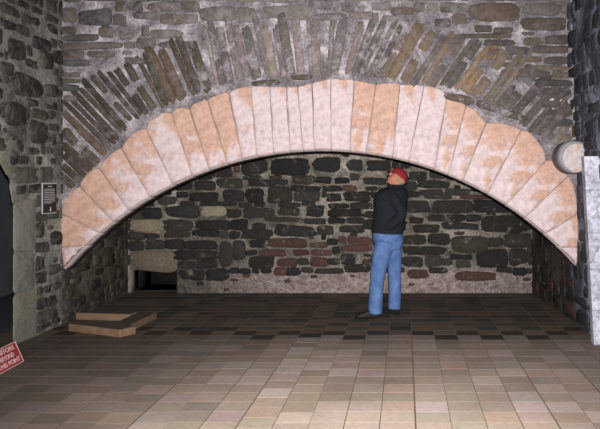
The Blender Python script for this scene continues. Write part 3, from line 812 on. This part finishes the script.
limb(mb, [NH, NK, NA, NA + Vector((0, 0, -0.03))], [.075, .052, .038, .036]); limb(mb, [FH, FK, FA, FA + Vector((0, 0, -0.03))], [.075, .052, .038, .036])
NS, FS = Q(392, 195, -0.175), Q(390, 195, 0.175)
NE, FE = Q(405, 213, -0.225), Q(396, 216, 0.235)
NW, FW = Q(388, 227, -0.165), Q(386, 228, 0.16)
def arm(mb, s, e, w_, rs): limb(mb, [s, e, w_], rs)
arm(mb, NS, NE, NW, [.028, .030, .024]); arm(mb, FS, FE, FW, [.045, .038, .026])
def hand(mb, w_, sgn):                                                                           # in the jacket pockets
    ball(mb, w_ + Vector((-0.035, 0, -0.02)), (0.040, 0.016, 0.034))
    for k, (ln, dz) in enumerate(((0.070, 0.022), (0.078, 0.006), (0.072, -0.010), (0.056, -0.026))):
        a0 = w_ + Vector((-0.080, 0, -0.02 + dz)); limb(mb, [a0, a0 + Vector((-ln * 0.5, -sgn * 0.008, -0.01)), a0 + Vector((-ln * 0.8, -sgn * 0.03, -0.02))], [.009, .008, .007], 8, 2)
    limb(mb, [w_ + Vector((-0.03, 0, 0.01)), w_ + Vector((-0.065, -sgn * 0.015, 0.035))], [.012, .009], 8, 2)
NWh = NW + Vector((0.03, 0.045, 0)); FWh = FW + Vector((0.03, -0.045, 0))
hand(mb, NWh, -1); hand(mb, FWh, 1)
person = mb.build('person', m_skin); fuse(person, 0.006, 3)
person.location = ((386 - CX) / K, YPn, 0)
tag(person, 'person in red cap, dark jacket and blue jeans standing under the arch looking up', 'person')
# eyes and short hair under the cap
m_eye = plain('eye', (60, 50, 46), 0.3, 0.02, 5, 0)
for s in (-1, 1):
    mb = MB(); ball(mb, H(0.083, s * 0.031, 0.010), (0.008, 0.012, 0.007), Rh, 10, 8); mb.build('eye', m_eye, person)
m_hair = plain('greying_ginger_hair', (150, 120, 100), 0.9, 0.2, 60, 0.3)
mb = MB(); ball(mb, H(-0.022, 0, -0.002), (0.093, 0.079, 0.080), Rh)
bm_h = mb.build('hair', m_hair, person)
# cap
capm = MB()
rings = []; n = 28
V = []
for j in range(9):
    p = j / 8 * math.pi / 2; k = math.cos(p); zz = 0.026 + 0.088 * math.sin(p)
    for i in range(n):
        t = 2 * math.pi * i / n; f, s = math.cos(t), math.sin(t)
        drop = -0.035 * (1 - f) / 2 * (1 - j / 8)              # sits lower at the back
        rr_ = 0.107 * (k ** 0.75 if k > 0.01 else 0.06)
        V.append(H(-0.012 + f * rr_, s * rr_ * 0.82, zz + drop))
V += [H(-0.012, 0, 0.117)]
Fs = [(j * n + i, j * n + (i + 1) % n, (j + 1) * n + (i + 1) % n, (j + 1) * n + i) for j in range(8) for i in range(n)] + [(8 * n + i, 8 * n + (i + 1) % n, 9 * n) for i in range(n)]
capm.add(V, Fs); cap = capm.build('cap', m_cap, person)
so_ = cap.modifiers.new('s', 'SOLIDIFY'); so_.thickness = 0.004; so_.offset = 1
mb = MB(); V = []
for i in range(11):
    t = math.radians(-62 + 124 * i / 10); c_, s_ = math.cos(t), math.sin(t)
    V += [H(-0.012 + c_ * 0.105, s_ * 0.086, 0.030), H(0.010 + c_ * 0.150, s_ * 0.080, 0.022 - 0.014 * abs(s_)), ]
mb.add(V, [(2 * i, 2 * i + 1, 2 * i + 3, 2 * i + 2) for i in range(10)])
br = mb.build('brim', m_cap, cap); so_ = br.modifiers.new('s', 'SOLIDIFY'); so_.thickness = 0.005
# jacket
mb = MB(); U = (0, 0, 1)
def ring(y, xl, xr, b_, tl=0.0): 
    c = Q((xl + xr) / 2, y); return (c, (xr - xl) / 2 / K, b_, (tl, 0, 1))
loft(mb, [ring(184.5, 388.5, 403, .075), ring(187.5, 386, 405, .085), ring(190, 379, 407, .155), ring(194, 374.8, 408, .19), ring(201, 373.2, 408, .198), ring(212, 373.5, 406, .185), ring(222, 372.5, 405, .18), ring(229, 371.8, 404, .185), ring(233.5, 372.5, 403.2, .18, .06)], 28)
limb(mb, [NS + Vector((0, 0.02, -0.015)), NE, NW], [.072, .060, .050]); limb(mb, [FS + Vector((0, -0.02, -0.015)), FE, FW], [.072, .060, .050])
limb(mb, [NW + Vector((0.02, 0.01, 0.0)), NW + Vector((-0.06, 0.06, -0.015))], [.05, .045]); limb(mb, [FW + Vector((0.02, -0.01, 0.0)), FW + Vector((-0.05, -0.06, -0.015))], [.05, .045])
jk = mb.build('jacket', m_jack, person); fuse(jk, 0.011, 5)
# jeans
mb = MB()
loft(mb, [(Q(387.5, 228), .165, .150, U), (Q(387.7, 235), .182, .168, U), (Q(388.5, 242), .180, .172, U), (Q(388.5, 249), .150, .160, U)], 24)
limb(mb, [NH + Vector((0, 0, 0.02)), Q(381, 256, -0.09), NK, Q(376.2, 296, -0.08), Q(375.2, 312, -0.06)], [.118, .108, .086, .084, .088])
limb(mb, [FH + Vector((0.01, 0, 0.02)), Q(394, 256, 0.09), FK, Q(394.8, 295, 0.10), Q(394.2, 310.5, 0.10)], [.112, .096, .080, .078, .078])
je = mb.build('jeans', m_jean, person); fuse(je, 0.011, 4)
# shoes
for (hx, dy, ang, ln) in ((380.0, -0.07, 8, 0.295), (399, 0.10, 40, 0.29)):
    mb = MB(); c0 = Q(hx, 317.2, dy); ca, sa = math.cos(math.radians(ang)), math.sin(math.radians(ang))
    V = []; n = 16; st = [(0.0, .030, .03, .075), (0.02, .036, .0, .095), (0.08, .036, .0, .100), (0.14, .038, .0, .080), (0.20, .046, .0, .060), (0.26, .042, .0, .048), (0.285, .028, .004, .036), (0.297, .012, .01, .024)]
    for d_, hw_, zl, zh in st:
        zh *= 1.25; hw_ *= 1.1
        d_ *= ln / 0.297
        for i in range(n):
            t = 2 * math.pi * i / n; c_, s_ = math.cos(t), math.sin(t)
            y = hw_ * math.copysign(abs(c_) ** 0.6, c_); z = zl + (zh - zl) * (0.5 + 0.5 * math.copysign(abs(s_) ** 0.7, s_))
            V.append(c0 + Vector((-d_ * ca - y * sa * 1.0, -d_ * sa * (-1 if dy > 0 else 1) + y * ca, z)))
    Fs = [(k * n + i, k * n + (i + 1) % n, (k + 1) * n + (i + 1) % n, (k + 1) * n + i) for k in range(len(st) - 1) for i in range(n)]
    Fs += [tuple(range(n)), tuple((len(st) - 1) * n + i for i in range(n))]
    mb.add(V, Fs); mb.build('shoe', m_shoe, person)
